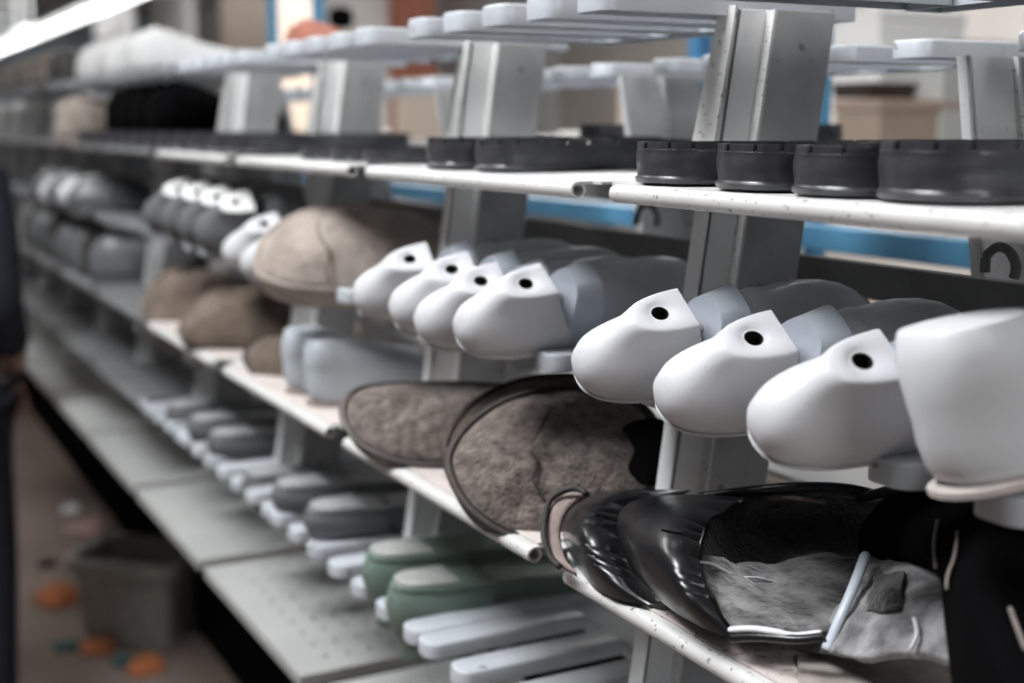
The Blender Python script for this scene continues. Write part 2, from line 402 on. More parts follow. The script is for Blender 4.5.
# ------------------------------------------------------------------ lasts
def make_last(name, label, m1, m2, mtop, L=0.225, H=0.058, W=0.031, group=None, plateau_back=0.030, hinge=True, split=0.31, topw=0.019, cat='shoe last'):
    t = thing(name, label, cat, group=group)
    yf0 = split * L
    N = 36
    lv = [(0.0, 1.05, 0.001), (0.045, 1.06, -0.0012), (0.055, 1.01, 0.0014), (0.15, 1.07, -0.003), (0.30, 1.10, -0.005), (0.45, 1.04, -0.003), (0.58, 0.88, 0.0025), (0.70, 0.71, 0.010), (0.82, 0.60, 0.0185), (0.93, 0.575, plateau_back - .0055), (0.985, 0.595, plateau_back - .0015), (1.0, 0.58, plateau_back)]
    def outl(hf, wf, yb, ins=0.0):
        z = hf * H; yf = yf0 + 0.016 * (1 - hf) - ins; w = W * wf - ins
        yb = yb * (min(1, plateau_back / 0.030) if hf > .4 else 1) + ins
        pts = []
        for k in range(N - 5):
            th = -PI / 2 + PI * k / (N - 6)
            s = math.sin(th); c = math.cos(th)
            pts.append(Vector((w * math.copysign(abs(s) ** 0.80, s), yf - (yf - yb) * c ** 0.85 if c > 1e-6 else yf, z)))
        for k in range(1, 6):
            pts.append(Vector((w - 2 * w * k / 6, yf, z)))
        return pts
    rs = [outl(*a) for a in lv]
    top = outl(1.0, 0.53, plateau_back + .001); top = [Vector((p.x, p.y, H + 0.0006)) for p in top]
    hc = Vector((0, plateau_back + (yf0 - plateau_back) * 0.50, H + 0.0006)); hr = 0.0058
    def circ(r, dz):
        o = []
        for p in top:
            d = Vector((p.x - hc.x, p.y - hc.y)); d = d.normalized() if d.length > 1e-6 else Vector((0, 1))
            o.append(Vector((hc.x + d.x * r, hc.y + d.y * r, hc.z + dz)))
        return o
    m = MB(); m.rings(rs + [top, circ(hr * 1.55, 0), circ(hr * 1.35, -0.001), circ(hr, -0.001)], True, False); hb = None
    if mtop: # worn cut top in its own colour
        m = MB(); m.rings(rs, True, False); m.build('heel_block', m1, t, smooth=50)
        m = MB(); m.rings([rs[-1], top, circ(hr, 0)], False, False); m.build('worn_top', mtop, t, smooth=50)
    else:
        hb = m.build('heel_block', m1, t, smooth=50)
    m = MB(); m.rings([circ(hr, -0.001), circ(hr, -0.022)], False, True); m.build('socket_hole', HOLE, hb or t, smooth=50)
    # forepart : cross sections along y
    st = [(split + .050, .82, .93, .9), (split + .10, .86, .97, .9), (0.49, .92, .97, .90), (0.495, .90, .80, .8), (0.53, 1.0, .84, .8), (0.58, 1.06, .82, .85), (0.64, 1.12, .70, .75), (0.72, 1.26, .56, .62), (0.80, 1.32, .46, .55), (0.88, 1.22, .38, .5), (0.94, .98, .31, .5), (0.98, .62, .24, .5), (1.0, .22, .16, .5)]
    rs = []
    for (ty, wf, hf, sq) in st:
        y = ty * L; w = W * wf; h = H * hf; b = 0.012 * max(0, (ty - .72) / .28) ** 2 * 1.0
        pts = []
        for k in range(21):
            a = PI * k / 20
            c = math.cos(a); s = math.sin(a)
            tw = (1 - 0.34 * (s ** 1.6) * min(1, max(0, (0.75 - ty) / .3)))
            pts.append(Vector((w * math.copysign(abs(c) ** (0.45 if ty < .5 else 0.70), c) * tw, y + (0.010 * (s) if ty < .45 else 0), b + (h - b) * (abs(s) ** (0.5 if ty < .5 else 0.75)))))
        for k in range(1, 8): pts.append(Vector((-w + 2 * w * k / 8, y, b)))
        rs.append(pts)
    if hinge:
        m = MB(); m.rings(rs[3:], True, True); m.build('forepart', LASTF, t, smooth=50)
        m = MB(); m.rings(rs[:3], True, True); m.build('saddle_block', m2, t, smooth=50)
    else:
        m = MB(); m.rings(rs, True, True); m.build('forepart', m2, t, smooth=50)
    if hinge:
        m = MB(); m.tube([(0, yf0 - 0.004, H * .55), (0, (split + .05) * L + .006, H * .55)], 0.0035, 8); m.box(-W * .45, W * .45, yf0 + .008, (split + .05) * L + .010, H * .08, H * .32)
        m.build('hinge', BRASS, hb or t)
    return t

gL = 'white heel-out lasts on the upper comb shelf'
LAST = make_last('shoe_last', '', LASTW, LASTB, None, L=0.228, H=0.056, W=0.030, group=gL)
def rot(tilt=0, yaw=0, roll=0): return (math.radians(tilt), math.radians(roll), math.radians(yaw))
# placed by the lowest point of each heel
def heelpos(px, py, D, dz=0):
    p = at(px, py, D); return Vector((p.x, p.y, p.z + dz))
near = [(613, 411, .452, 'leftmost of the three big near white lasts with round sockets'),
        (700, 446, .452, 'white last in the middle of the three big near ones'),
        (800, 481, .450, 'big near white last partly hidden by the tall block last')]
ROLL = 38
def put(px, py, D, lb, first=False, src=None, grp=None, roll=ROLL, tl=11.0, yaw=-2, sc=1.0):
    r = rot(tl, yaw, roll); M = Matrix.Rotation(r[2], 3, 'Z') @ Matrix.Rotation(r[1], 3, 'Y') @ Matrix.Rotation(r[0], 3, 'X')
    loc = at(px, py, D) - M @ Vector((.028 * sc, .014 * sc, 0))
    if first: LAST.location = loc; LAST.rotation_euler = r; LAST['label'] = lb; return LAST
    return dup(src or LAST, loc, r, lb, grp)
for i, (px, py, D, lb) in enumerate(near): put(px, py, D, lb, i == 0)
for px, py, lb, yw in [(380, 328, 'leftmost of the four white lasts in front of the beige upper', -5),
                   (419, 343, 'second from the left of the four white lasts by the second post', -3),
                   (446, 358, 'second from the right of the four white lasts by the second post', 0),
                   (488, 366, 'rightmost of the four white lasts, its hinge notch open above a white prong', 2)]:
    put(px, py, .455, lb, yaw=yw)

# tall block last at the right
def make_block_last(label, col, group, L=0.27, H=0.098, W=0.036):
    t = thing('block_last', label, 'shoe last', group=group)
    N = 36
    def outl(z, w, yb, yf, ex=0.8):
        pts = []
        for k in range(N):
            th = 2 * PI * k / N; s = math.sin(th); c = math.cos(th)
            ym = yb + (yf - yb) * 0.42
            y = ym - (ym - yb) * math.copysign(abs(c) ** .8, c) if c > 0 else ym + (yf - ym) * abs(c) ** .8
            pts.append(Vector((w * math.copysign(abs(s) ** ex, s), y, z)))
        return pts
    rs = [outl(0.006, W * 0.96, 0.006, L * .985), outl(0.010, W * 1.0, 0.002, L * .995), outl(0.016, W * 1.02, 0.000, L), outl(0.026, W * 1.02, -0.002, L * .99), outl(0.036, W * 1.02, -0.002, L * .93), outl(0.046, W * 1.01, -0.003, L * .76),
          outl(H * .66, W * .99, -0.003, L * .58), outl(H * .82, W * .95, -0.002, L * .41), outl(H - 0.002, W * .84, 0.002, L * .25), outl(H, W * .82, 0.004, L * .24)]
    m = MB(); m.rings(rs, True, True); m.build('last_body', col, t, smooth=45)
    m = MB(); m.rings([outl(0, W * 0.97, 0.004, L), outl(0.0, W * 1.03, -0.001, L * 1.01), outl(0.0032, W * 1.03, -0.001, L * 1.01), outl(0.0055, W * 0.95, 0.006, L * .98)], True, True)
    m.build('sole_plate', PINKB if col == LASTB2 else SOLEPL, t, smooth=45)
    return t
LASTB2 = mat('pale_blue_white_plastic', (0.55, 0.60, 0.65), 0.38, var=0.08, vscale=15)
LASTBIG = mat('smooth_white_plastic', (0.68, 0.70, 0.73), 0.45, var=0.06, vscale=14, bump=0.05, bscale=140, specks=0.27, sscale=100, speckcol=(0.5, 0.49, 0.48))
SOLEPL = mat('dusty_sole_plate', (0.55, 0.50, 0.47), 0.7, var=0.2, vscale=40)
bl = make_block_last('tall smooth white block last with a flat top, cut by the right picture edge', LASTBIG, None, L=.25, H=.081, W=.034)
bl.location = at(942, 499, .466); bl.rotation_euler = rot(9, -4, -9)
b2 = make_block_last('pale bluish block last, nearer one of its pair beside the suede shoe', LASTB2, 'pale block lasts on the third carriage', L=.20, H=.075, W=.031)
b2.location = Vector((-1.385, 0.470, ZT[3] + 0.0025)); b2.rotation_euler = rot(0, -3)
dup(b2, Vector((-1.462, 0.470, ZT[3] + 0.0025)), rot(0, -3), 'pale bluish block last, farther one of its pair beside a dark brown upper')

# green and grey lasts on the lower combs
def heel_plate(t, mt, W=.030):
    m = MB(); o = []
    for k in range(25):
        th = -PI / 2 + PI * k / 24; o.append((W * .86 * math.copysign(abs(math.sin(th)) ** .7, math.sin(th)), .060 - .056 * math.cos(th) ** .7 if k not in (0, 24) else .060))
    m.rings([[Vector((x, y, 0.001)) for x, y in o], [Vector((x, y, -.003)) for x, y in o], [Vector((x * .94, .003 + y * .96, -.004)) for x, y in o]], True, True)
    m.build('heel_plate', mt, t, smooth=45)
gr = make_last('green_last', 'dark green last lying sole up with a pale heel plate, nearer of the two', LASTGN, LASTGN, None, L=0.26, H=0.080, W=0.031, group='green lasts on the lower comb shelf', plateau_back=0.02, hinge=False)
heel_plate(gr, LASTGNT)
gr.location = at(392, 583, .462); gr.rotation_euler = rot(2, -3, 180)
dup(gr, at(368, 553, .462), rot(2, -3, 180), 'dark green last lying sole up with a pale heel plate, farther of the two')
gy = make_last('grey_last', 'dark grey last lying sole up, rightmost of the three beside the long prong', LASTGY, LASTGY, None, L=0.25, H=0.055, W=0.030, group='dark grey lasts on the lower comb shelf', plateau_back=0.02, hinge=False)
heel_plate(gy, LASTGYT)
gy.location = at(308, 508, .462); gy.rotation_euler = rot(2, -2, 180)
dup(gy, at(275, 485, .462), rot(2, -2, 180), 'dark grey last lying sole up, middle of the three on the lower comb')
dup(gy, at(245, 474, .468), rot(2, -2, 180), 'dark grey last lying sole up, leftmost of the three on the lower comb')
# far lasts on the upper combs
put(262, 289, .462, 'blurred off-white last standing right beside the pale beige upper', grp='blurred pale lasts left of the beige upper')
put(243, 276, .462, 'blurred off-white last, left one of the pair beside the pale beige upper', grp='blurred pale lasts left of the beige upper')
dk = make_last('black_last', 'blurred black last with a whitish top, right end of its row of four', LASTGY, LASTGY, WHITEB, L=0.24, H=0.066, W=0.036, group='black lasts with whitish tops', hinge=False)
M0 = Matrix.Rotation(math.radians(38), 3, 'Y') @ Matrix.Rotation(math.radians(10), 3, 'X')
dk.location = at(214, 258, .462) - M0 @ Vector((.03, .014, 0)); dk.rotation_euler = rot(10, 0, 38)
for px_, py_, w in ((196, 250, 'second from the right'), (178, 243, 'second from the left'), (160, 237, 'left end')):
    dup(dk, at(px_, py_, .462) - M0 @ Vector((.03, .014, 0)), rot(10, 0, 38), 'blurred black last with a whitish top, %s of its row of four' % w)
for i in range(5):
    dup(LAST if i % 2 else dk, (-2.80 - .13 * i, .45, ZT[2] + .002 + random.uniform(0, .01)), rot(2, random.uniform(-8, 8)), 'blurred last in the far row left of the black lasts', 'far blurred lasts at the left')

# ------------------------------------------------------------------ rubber soles on the middle tray
def make_sole(label, group, L=0.25, W=0.033, H=0.029, mt=RUBBER):
    t = thing('rubber_sole', label, 'shoe sole', group=group)
    n = 16
    prof = [(0.0, .0), (.015, .50), (.04, .78), (.09, .96), (.16, 1.0), (.26, .96), (.36, .80), (.46, .74), (.56, .90), (.68, 1.18), (.80, 1.28), (.90, 1.10), (.96, .78), (.99, .4), (1.0, 0)]
    P = [Vector((W * w, L * y)) for y, w in prof] + [Vector((-W * w, L * y)) for y, w in prof[-2:0:-1]]
    P3 = crom([(p.x, p.y, 0) for p in P], 3)
    def lv(s, z):
        o = []
        for p in P3:
            l = math.hypot(p.x, p.y - L / 2) or 1
            o.append(Vector((p.x - p.x / l * s, p.y - (p.y - L / 2) / l * s, z)))
        return o
    m = MB()
    m.rings([lv(.004, 0), lv(.001, .001), lv(.000, .004), lv(.0018, .0052), lv(.0022, .0065), lv(.0012, .012), lv(.0008, H * .65), lv(.0015, H - .0075), lv(.0012, H - .006), lv(.003, H - .005)], True, True)
    sb = m.build('sole_body', mt, t, smooth=45)
    # cleats standing round the upper edge
    m = MB(); q = lv(.0016, 0); q2 = lv(.008, 0); k = len(q); st = 3
    st = 4
    for i in range(0, k, st):
        ia = [q[(i + n_) % k] for n_ in range(st)] + [q[(i + st - 1) % k].lerp(q[(i + st) % k], .35)]
        ib = [q2[(i + n_) % k] for n_ in range(st)] + [q2[(i + st - 1) % k].lerp(q2[(i + st) % k], .35)]
        lp = ia + ib[::-1]
        m.rings([[Vector((p.x, p.y, H - .006)) for p in lp], [Vector((p.x, p.y, H - .0012)) for p in lp]], True, True)
    m.build('cleats', mt, sb)
    return t
gs = 'black rubber soles on the middle tray'
so = make_sole('black rubber sole with notched edge, leftmost of the four on the near tray', gs)
so.location = (-.730, .486, ZT[1] + .001)
dup(so, (-.638, .484, ZT[1] + .001), rot(0, -2), 'black rubber sole second from the left on the near tray')
dup(so, (-.563, .484, ZT[1] + .001), rot(0, 2), 'black rubber sole third from the left on the near tray')
dup(so, (-.500, .486, ZT[1] + .001), rot(0, -5), 'black rubber sole at the right end of the near tray, reaching the picture edge', scale=1.12)
dup(so, (-1.085, .490, ZT[1] + .001), rot(0, 2), 'dark rubber sole left of the pair on the second tray')
dup(so, (-1.0, .500, ZT[1] + .001), rot(0, 9), 'dark rubber sole right of the pair on the second tray', scale=.95)
for i in range(3):
    dup(so, (-1.27 - .10 * i, .50, ZT[1] + .001), rot(0, 3), 'blurred dark sole lying low on the third tray', 'low dark soles on the third tray', (1, 1, .5))
for i in range(12):
    dup(so, (-1.70 - .105 * i, .485, ZT[1] + .001), rot(0, 0), 'blurred black sole in the far row on the middle tray', 'far soles on the middle tray')

# ------------------------------------------------------------------ suede shoes
def settle(t):
    bpy.context.view_layer.update()
    for c in t.children:
        c.matrix_parent_inverse = t.matrix_world.inverted()
s = thing('suede_shoe', 'large taupe suede shoe with dark stitched welt, beside the black boots', 'shoe', at(520, 535, .47))
B2 = (520, 538, .463)
out2 = [(446, 455), (450, 480), (466, 506), (495, 528), (535, 543), (600, 545), (645, 520), (668, 480), (664, 435), (640, 402), (590, 388), (545, 388), (500, 400), (464, 426)]
pad('vamp', out2, SUEDE, WELTL2, s, B2, puff=.016, thick=.03, wr=.006, wfreq=34, rim=.002)
pr = lambda px, py, h: onplane(px, py, at(*B2) + NRM * h, NRM)
m = MB(); m.tube(crom([pr(552, 405, .014), pr(540, 430, .019), pr(530, 448, .021), pr(537, 462, .021), pr(533, 480, .020), pr(545, 502, .018)], 5, False), .0011, 5); m.build('cross_seam', WELT, s, smooth='all')
m = MB(); g = [[pr(x, y, h) for x, y, h in r] for r in ([(622, 428, .019), (640, 420, .018), (662, 420, .012), (676, 430, .012)], [(634, 448, .0225), (650, 446, .021), (668, 445, .014), (674, 450, .012)], [(628, 468, .0225), (648, 472, .021), (668, 474, .014), (672, 470, .012)], [(640, 484, .019), (650, 486, .018), (660, 484, .012), (668, 480, .012)])]
patch_obj('dark_mouth', g, BLACKM, s, .002, px=False)
settle(s)
s = thing('suede_shoe', 'taupe suede shoe behind the large one, only its curved dark rim in view', 'shoe', at(500, 450, .56))
pad('vamp', [(444, 440), (447, 462), (470, 485), (520, 500), (600, 500), (640, 450), (640, 400), (600, 378), (550, 374), (505, 384), (465, 408)], SUEDEB, SUEDEB, s, (520, 500, .510), puff=.010, thick=.02, wr=.004, rim=.002)
settle(s)
s = thing('suede_shoe', 'darker taupe suede shoe with a pale lower rim, left of the large one', 'shoe', at(420, 445, .50))
pad('vamp', [(341, 405), (344, 425), (358, 443), (387, 458), (430, 465), (490, 460), (540, 440), (560, 410), (540, 390), (480, 383), (420, 382), (375, 384), (352, 391)], SUEDE, WELTL, s, (400, 464, .456), nrm0=(.52, -.36, .78), puff=.016, thick=.024, wr=.007, rim=.002)
settle(s)
s = thing('suede_upper', 'large pale beige suede upper with a centre seam, left of the four white lasts', 'shoe upper', at(340, 285, .50))
BU = (330, 290, .485)
pad('vamp', [(254, 256), (257, 274), (285, 286), (330, 290), (390, 290), (430, 282), (452, 255), (440, 225), (405, 208), (350, 204), (305, 209), (270, 228)], SUEDEL, SUEDEL, s, BU, puff=.018, thick=.045, wr=.004, rim=.001, line=False)
pr = lambda px, py, h: onplane(px, py, at(*BU) + NRM * h, NRM)
m = MB(); m.tube(crom([pr(322, 212, .010), pr(318, 232, .019), pr(330, 252, .0215), pr(326, 270, .018), pr(330, 284, .010)], 4, False), .0016, 5); m.build('centre_seam', SUEDEB, s, smooth='all')
settle(s)
for (ol, bs, lb, mt) in (([(143, 300), (146, 325), (158, 338), (180, 343), (220, 340), (245, 315), (240, 285), (215, 268), (185, 264), (158, 276)], (185, 343, .50), 'brown oval suede upper, left and partly hidden one of the pair', SUEDEB),
                 ([(178, 326), (184, 338), (205, 344), (240, 345), (275, 343), (294, 325), (290, 298), (268, 282), (235, 279), (205, 293)], (215, 345, .475), 'brown oval suede upper with a paler toe, right one of the pair', SUEDEB)):
    s = thing('suede_upper', lb, 'shoe upper', at(*bs))
    pad('vamp', ol, mt, mt, s, bs, puff=.018, thick=.045, wr=.002, rim=.001, line=False); settle(s)
s = thing('suede_upper', 'dark brown upper lying left of the pale bluish block lasts', 'shoe upper', at(262, 378, .48))
pad('vamp', [(244, 352), (248, 368), (262, 380), (290, 388), (312, 380), (318, 350), (296, 336), (264, 336)], SUEDEB, WELT, s, (262, 380, .478), puff=.02, thick=.02); settle(s)

# ------------------------------------------------------------------ black boots in front
b = thing('leather_boot', 'black leather boot upper lying with a pinkish bound edge at its left end', 'boot', at(600, 590, .46))
g1 = [[(582, 574, .480), (567, 548, .490), (562, 522, .500), (570, 506, .511), (598, 494, .528)],
      [(590, 583, .458), (576, 553, .460), (571, 525, .470), (581, 506, .490), (609, 493, .522)],
      [(612, 596, .452), (596, 568, .448), (588, 535, .455), (598, 507, .482), (625, 492, .522)],
      [(645, 605, .460), (628, 585, .458), (618, 545, .475), (622, 512, .505), (650, 491, .535)],
      [(668, 608, .468), (655, 595, .480), (645, 565, .505), (650, 520, .530), (690, 490, .555)]]
patch_obj('leather_shell', g1, LEATHER, b, .003, 26, 8, wob=.0006, wfreq=45, ripple=(.40, .74, 11, .0030))
patch_obj('pink_bound_edge', [[(578, 491, .480), (560, 499, .466), (549, 515, .454), (547, 538, .446), (553, 556, .444), (566, 568, .444)],
                               [(590, 494, .486), (573, 504, .470), (562, 520, .458), (560, 540, .452), (566, 560, .448), (577, 575, .446)]], PINKB, b, .004, 5, 3)
m = MB(); m.tube(crom([at(586, 494, .475), at(578, 489, .474), at(566, 490, .468), at(551, 499, .458), at(545, 516, .449), at(544, 538, .441), at(551, 558, .440), at(560, 567, .441)], 5, False), .0024, 7); m.build('dark_edge_roll', WELT, b, smooth='all')
m = MB(); m.tube([at(590, 514, .474), at(600, 515, .470), at(606, 517, .469)], .0008, 5); m.build('slit', BLACKM, b)
m = MB(); m.tube([at(658, 598, .462), at(664, 596, .460)], .0022, 8); m.build('metal_rivet', BRASS, b, smooth='all')
settle(b)

b = thing('leather_boot', 'black leather boot upper lying open, grey fleece lining and gathered toe in view', 'boot', at(700, 610, .46))
g2 = [[(662, 600, .455), (634, 568, .462), (619, 532, .472), (626, 508, .490), (655, 498, .525)],
      [(680, 613, .448), (652, 580, .446), (638, 540, .455), (648, 511, .480), (680, 497, .525)],
      [(704, 626, .448), (684, 595, .440), (670, 550, .448), (680, 515, .476), (712, 497, .528)],
      [(736, 641, .455), (712, 605, .452), (699, 560, .462), (706, 524, .492), (750, 500, .540)]]
patch_obj('leather_shell', g2, LEATHER, b, .003, 26, 10, wob=.0006, wfreq=45, ripple=(.66, 1.0, 12, .0034))
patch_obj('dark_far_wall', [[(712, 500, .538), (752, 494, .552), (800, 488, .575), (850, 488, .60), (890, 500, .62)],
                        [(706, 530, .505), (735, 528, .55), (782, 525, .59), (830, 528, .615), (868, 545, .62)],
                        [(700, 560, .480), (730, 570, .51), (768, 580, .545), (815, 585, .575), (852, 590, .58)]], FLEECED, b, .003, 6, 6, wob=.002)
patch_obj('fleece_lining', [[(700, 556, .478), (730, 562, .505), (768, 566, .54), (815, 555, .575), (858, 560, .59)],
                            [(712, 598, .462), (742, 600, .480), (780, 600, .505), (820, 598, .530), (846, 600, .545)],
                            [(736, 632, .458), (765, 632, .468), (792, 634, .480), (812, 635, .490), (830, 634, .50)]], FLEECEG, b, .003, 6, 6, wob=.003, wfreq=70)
m = MB(); m.tube(crom([at(730, 630, .455), at(752, 629, .460), at(775, 632, .466), at(795, 636, .474), at(822, 633, .485)], 5, False), .0026, 7, flat=.8); m.build('white_trim', TRIM, b, smooth='all')
m = MB(); m.tube(crom([at(732, 638, .455), at(752, 637, .460), at(775, 638, .466), at(800, 640, .474), at(826, 637, .485)], 5, False), .0030, 7); m.build('black_binding', LEATHER, b, smooth='all')
m = MB(); m.tube(crom([at(698, 562, .464), at(712, 564, .478), at(735, 576, .495), at(758, 578, .510), at(781, 584, .526)], 5, False), .0010, 5); m.build('pale_slit_edge', TRIM, b, smooth='all')
m = MB(); m.tube(crom([at(662, 530, .446), at(672, 532, .445), at(682, 534, .448)], 3, False), .0008, 5); m.build('slit', BLACKM, b)
m = MB(); m.tube(crom([at(700, 497, .53), at(750, 491, .548), at(800, 487, .572), at(850, 489, .598), at(892, 500, .62)], 5, False), .0035, 7); m.build('top_binding', LEATHER, b, smooth='all')
m = MB(); m.tube(crom([at(768, 499, .558), at(785, 497, .565), at(808, 500, .575), at(825, 502, .585)], 4, False), .0018, 6); m.build('pale_seam', WELTL, b, smooth='all')
settle(b)

b = thing('fleece_boot_lining', 'pale grey fleece boot lining with a narrow light strap, left of the black boot shaft', 'boot lining', at(880, 650, .52))
patch_obj('fleece_front', [[(866, 560, .565), (895, 564, .562), (925, 568, .558), (950, 570, .555)],
                       [(850, 598, .530), (885, 602, .520), (920, 602, .520), (953, 606, .525)],
                       [(826, 632, .508), (875, 632, .500), (920, 634, .502), (954, 640, .508)],
                       [(814, 655, .500), (868, 656, .488), (915, 656, .492), (957, 662, .498)]], FLEECEL, b, .006, 6, 6, wob=.0035, wfreq=60)
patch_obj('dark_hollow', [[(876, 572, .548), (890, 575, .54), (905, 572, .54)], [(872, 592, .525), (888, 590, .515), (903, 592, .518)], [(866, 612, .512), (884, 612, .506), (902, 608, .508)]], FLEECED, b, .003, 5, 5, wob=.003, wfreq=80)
m = MB(); m.tube(crom([at(866, 553, .545), at(860, 570, .530), at(850, 595, .515), at(838, 622, .503), at(826, 650, .494)], 5, False), [.0022] + [.0034] * 18 + [.004] * 2, 7, flat=.6); m.build('light_strap', LASTB, b, smooth='all')
m = MB(); m.tube(crom([at(914, 618, .500), at(917, 634, .494), at(910, 650, .486)], 4, False), .0012, 5); m.build('pale_slit_edge', TRIM, b, smooth='all')
settle(b)
tp = [atz(x, y, ZT[3] + .0023) for x, y in ((797, 657), (952, 655), (965, 720), (800, 735))]
m = MB(); m.rings([[Vector((p.x, p.y, z)) for p in tp] for z in (ZT[3] + .0023, ZT[3] + .0055)], True, True)
tag(m.build('board_piece', mat('mottled_board', (0.40, 0.36, 0.335), .9, col2=(.27, .24, .22), vscale=70), None, bevel=.0008), 'mottled beige board piece lying in front of the grey fleece lining', 'board')
b = thing('boot_shaft', 'matt black boot shaft cut by the right and lower picture edges', 'boot', at(985, 680, .52))
patch_obj('shaft', [[(880, 506, .60), (862, 530, .585), (866, 562, .575), (900, 566, .57), (935, 570, .565)],
                    [(905, 492, .61), (905, 520, .565), (915, 545, .545), (935, 560, .53), (945, 575, .525)],
                    [(945, 493, .61), (948, 525, .555), (948, 560, .52), (950, 600, .50), (950, 640, .49)],
                    [(985, 503, .60), (985, 540, .53), (980, 590, .49), (975, 650, .47), (965, 705, .47)],
                    [(1030, 530, .58), (1030, 580, .53), (1030, 640, .49), (1030, 700, .46), (1030, 740, .46)],
                    [(1100, 560, .60), (1110, 620, .56), (1110, 680, .52), (1110, 740, .49), (1110, 790, .48)]], BLACKM, b, .004, 6, 6, wob=.001)
m = MB(); m.tube(crom([at(938, 520, .545), at(934, 545, .530), at(936, 568, .515)], 4, False), .0012, 5); m.build('pale_edge_seam', WELTL, b, smooth='all'); m = MB(); m.tube(crom([at(957, 532, .53), at(955, 555, .512), at(948, 575, .500), at(947, 590, .496)], 4, False), .0012, 5)
m.build('pale_edge_seam', WELTL, b, smooth='all'); m = MB()
m.tube(crom([at(1010, 608, .488), at(1018, 630, .478), at(1026, 650, .47)], 4, False), .0012, 5); m.build('pale_edge_seam', WELTL, b, smooth='all')
m = MB(); m.tube(crom([at(860, 500, .60), at(885, 492, .60), at(910, 489, .60), at(950, 494, .60), at(985, 503, .595), at(1030, 530, .575)], 4, False), .004, 7); m.build('rolled_edge', LEATHER, b, smooth='all')
settle(b)

# ------------------------------------------------------------------ rear row of carriages (leaning the other way)
def make_rear(label):
    t = thing('rear_shoe_rack', label, 'rack', group='rack carriages of the rear row')
    X = -0.70
    fn = lambda v: Vector((v.x, v.y - 0.17 * (v.z - .06), v.z))
    m = MB(); m.box(X - .012, X, .745, .748, -.70, .05, fn); m.box(X - .003, X, .745, .79, -.70, .05, fn); m.build('post_channel', PAINT, t)
    m = MB(); m.box(X - .004, X + .005, .79, .793, -.70, .05, fn); m.build('post_lip', EDGE, t)
    m = MB(); m.box(X + .001, X + .004, .793, .84, -.70, .05, fn); m.build('side_plate', PAINTG, t)
    comb(t, .066, -.675, 5, .085, .04, .76, .93, .97)
    m = MB(); m.box(X + .03, X + .43, .78, .96, -.042, -.036); m.box(X + .03, X + .43, .778, .782, -.046, -.034); m.box(X + .03, X + .43, .80, .99, -.20, -.195); m.box(X + .03, X + .43, .83, 1.02, -.35, -.345); m.box(X + .03, X + .43, .85, 1.05, -.50, -.495); m.box(X + .03, X + .43, .87, 1.07, -.66, -.655)
    m.build('rear_shelf', PAINT, t, bevel=.001)
    return t
rr = make_rear('steel rack carriage of the rear row at the right, behind the black soles')
for k in range(1, 12):
    dup(rr, (-PIT * k * 1.03, 0, 0), label='steel rack carriage of the rear row, %s behind the front row from the right' % (['second', 'third', 'fourth', 'fifth', 'sixth', 'seventh', 'eighth', 'ninth', 'tenth', 'eleventh', 'twelfth'][k - 1]))
dup(so, (-1.33, .80, -.034), rot(0, -62), 'large black sole lying on the rear tray between the two tall posts', 'black soles on the rear trays', 1.25)
dup(so, (-.50, .82, -.033), rot(0, 60), 'dark sole lying on the rear tray behind the near black soles', 'black soles on the rear trays')

# rails of the conveyor
m = MB(); m.box(-9, .6, .725, .737, -.136, -.108); tag(m.build('conveyor_rail', STEEL, None, bevel=.001), 'long dark grey steel rail running behind the posts', 'rail')
m = MB(); m.box(-9, .6, 1.06, 1.10, -.150, -.120); tag(m.build('blue_beam', BLUE, None, bevel=.002), 'long blue beam just behind the dark grey rail', 'beam')
m = MB(); m.box(-9, .6, 1.06, 1.10, -.080, -.068); tag(m.build('blue_strip', BLUE, None, bevel=.002), 'thin blue strip above the long blue beam', 'beam')
m = MB(); m.tube(crom([at(985, 272, .70), at(987, 256, .70), at(998, 247, .70), at(1010, 252, .70), at(1016, 266, .70), at(1014, 278, .70)], 5, False), .0035, 8); tag(m.build('steel_hook', STEEL, None, smooth='all'), 'grey steel hook arched over the rail at the right edge', 'hook')
m = MB(); m.tube(crom([at(636, 224, .71), at(640, 208, .71), at(650, 205, .71), at(657, 214, .71), at(657, 226, .71)], 5, False), .0035, 8); tag(m.build('steel_hook', STEEL, None, smooth='all'), 'blurred grey steel hook over the rail left of the tall post', 'hook')
m = MB(); m.box(-9, .6, .84, 1.30, -1.40, -.78); struct(m.build('under_rack_shade_1', mat('shade_black', (0.008, 0.008, 0.008), 1.0, spec=0.0), None))  # solid black block put in for the deep shade under the racks

# blue posts
def pole(px, D, w, label, z0=-1.4, z1=1.2, mt=BLUE):
    p = at(px, 60, D); m = MB(); m.box(p.x - w / 2, p.x + w / 2, p.y - w / 2, p.y + w / 2, z0, z1)
    tag(m.build('blue_post', mt, None, bevel=.003), label, 'post', 'blue posts behind the racks')
pole(274, 1.25, .028, 'light blue post standing behind the racks, right of the rust red shoe')
pole(319, 1.28, .030, 'light blue post left of the round black object')
pole(821, 1.15, .022, 'light blue post just right of the tall near plate')
pole(700, 1.30, .030, 'deep blue post seen left of the tall near post', mt=BLUED)

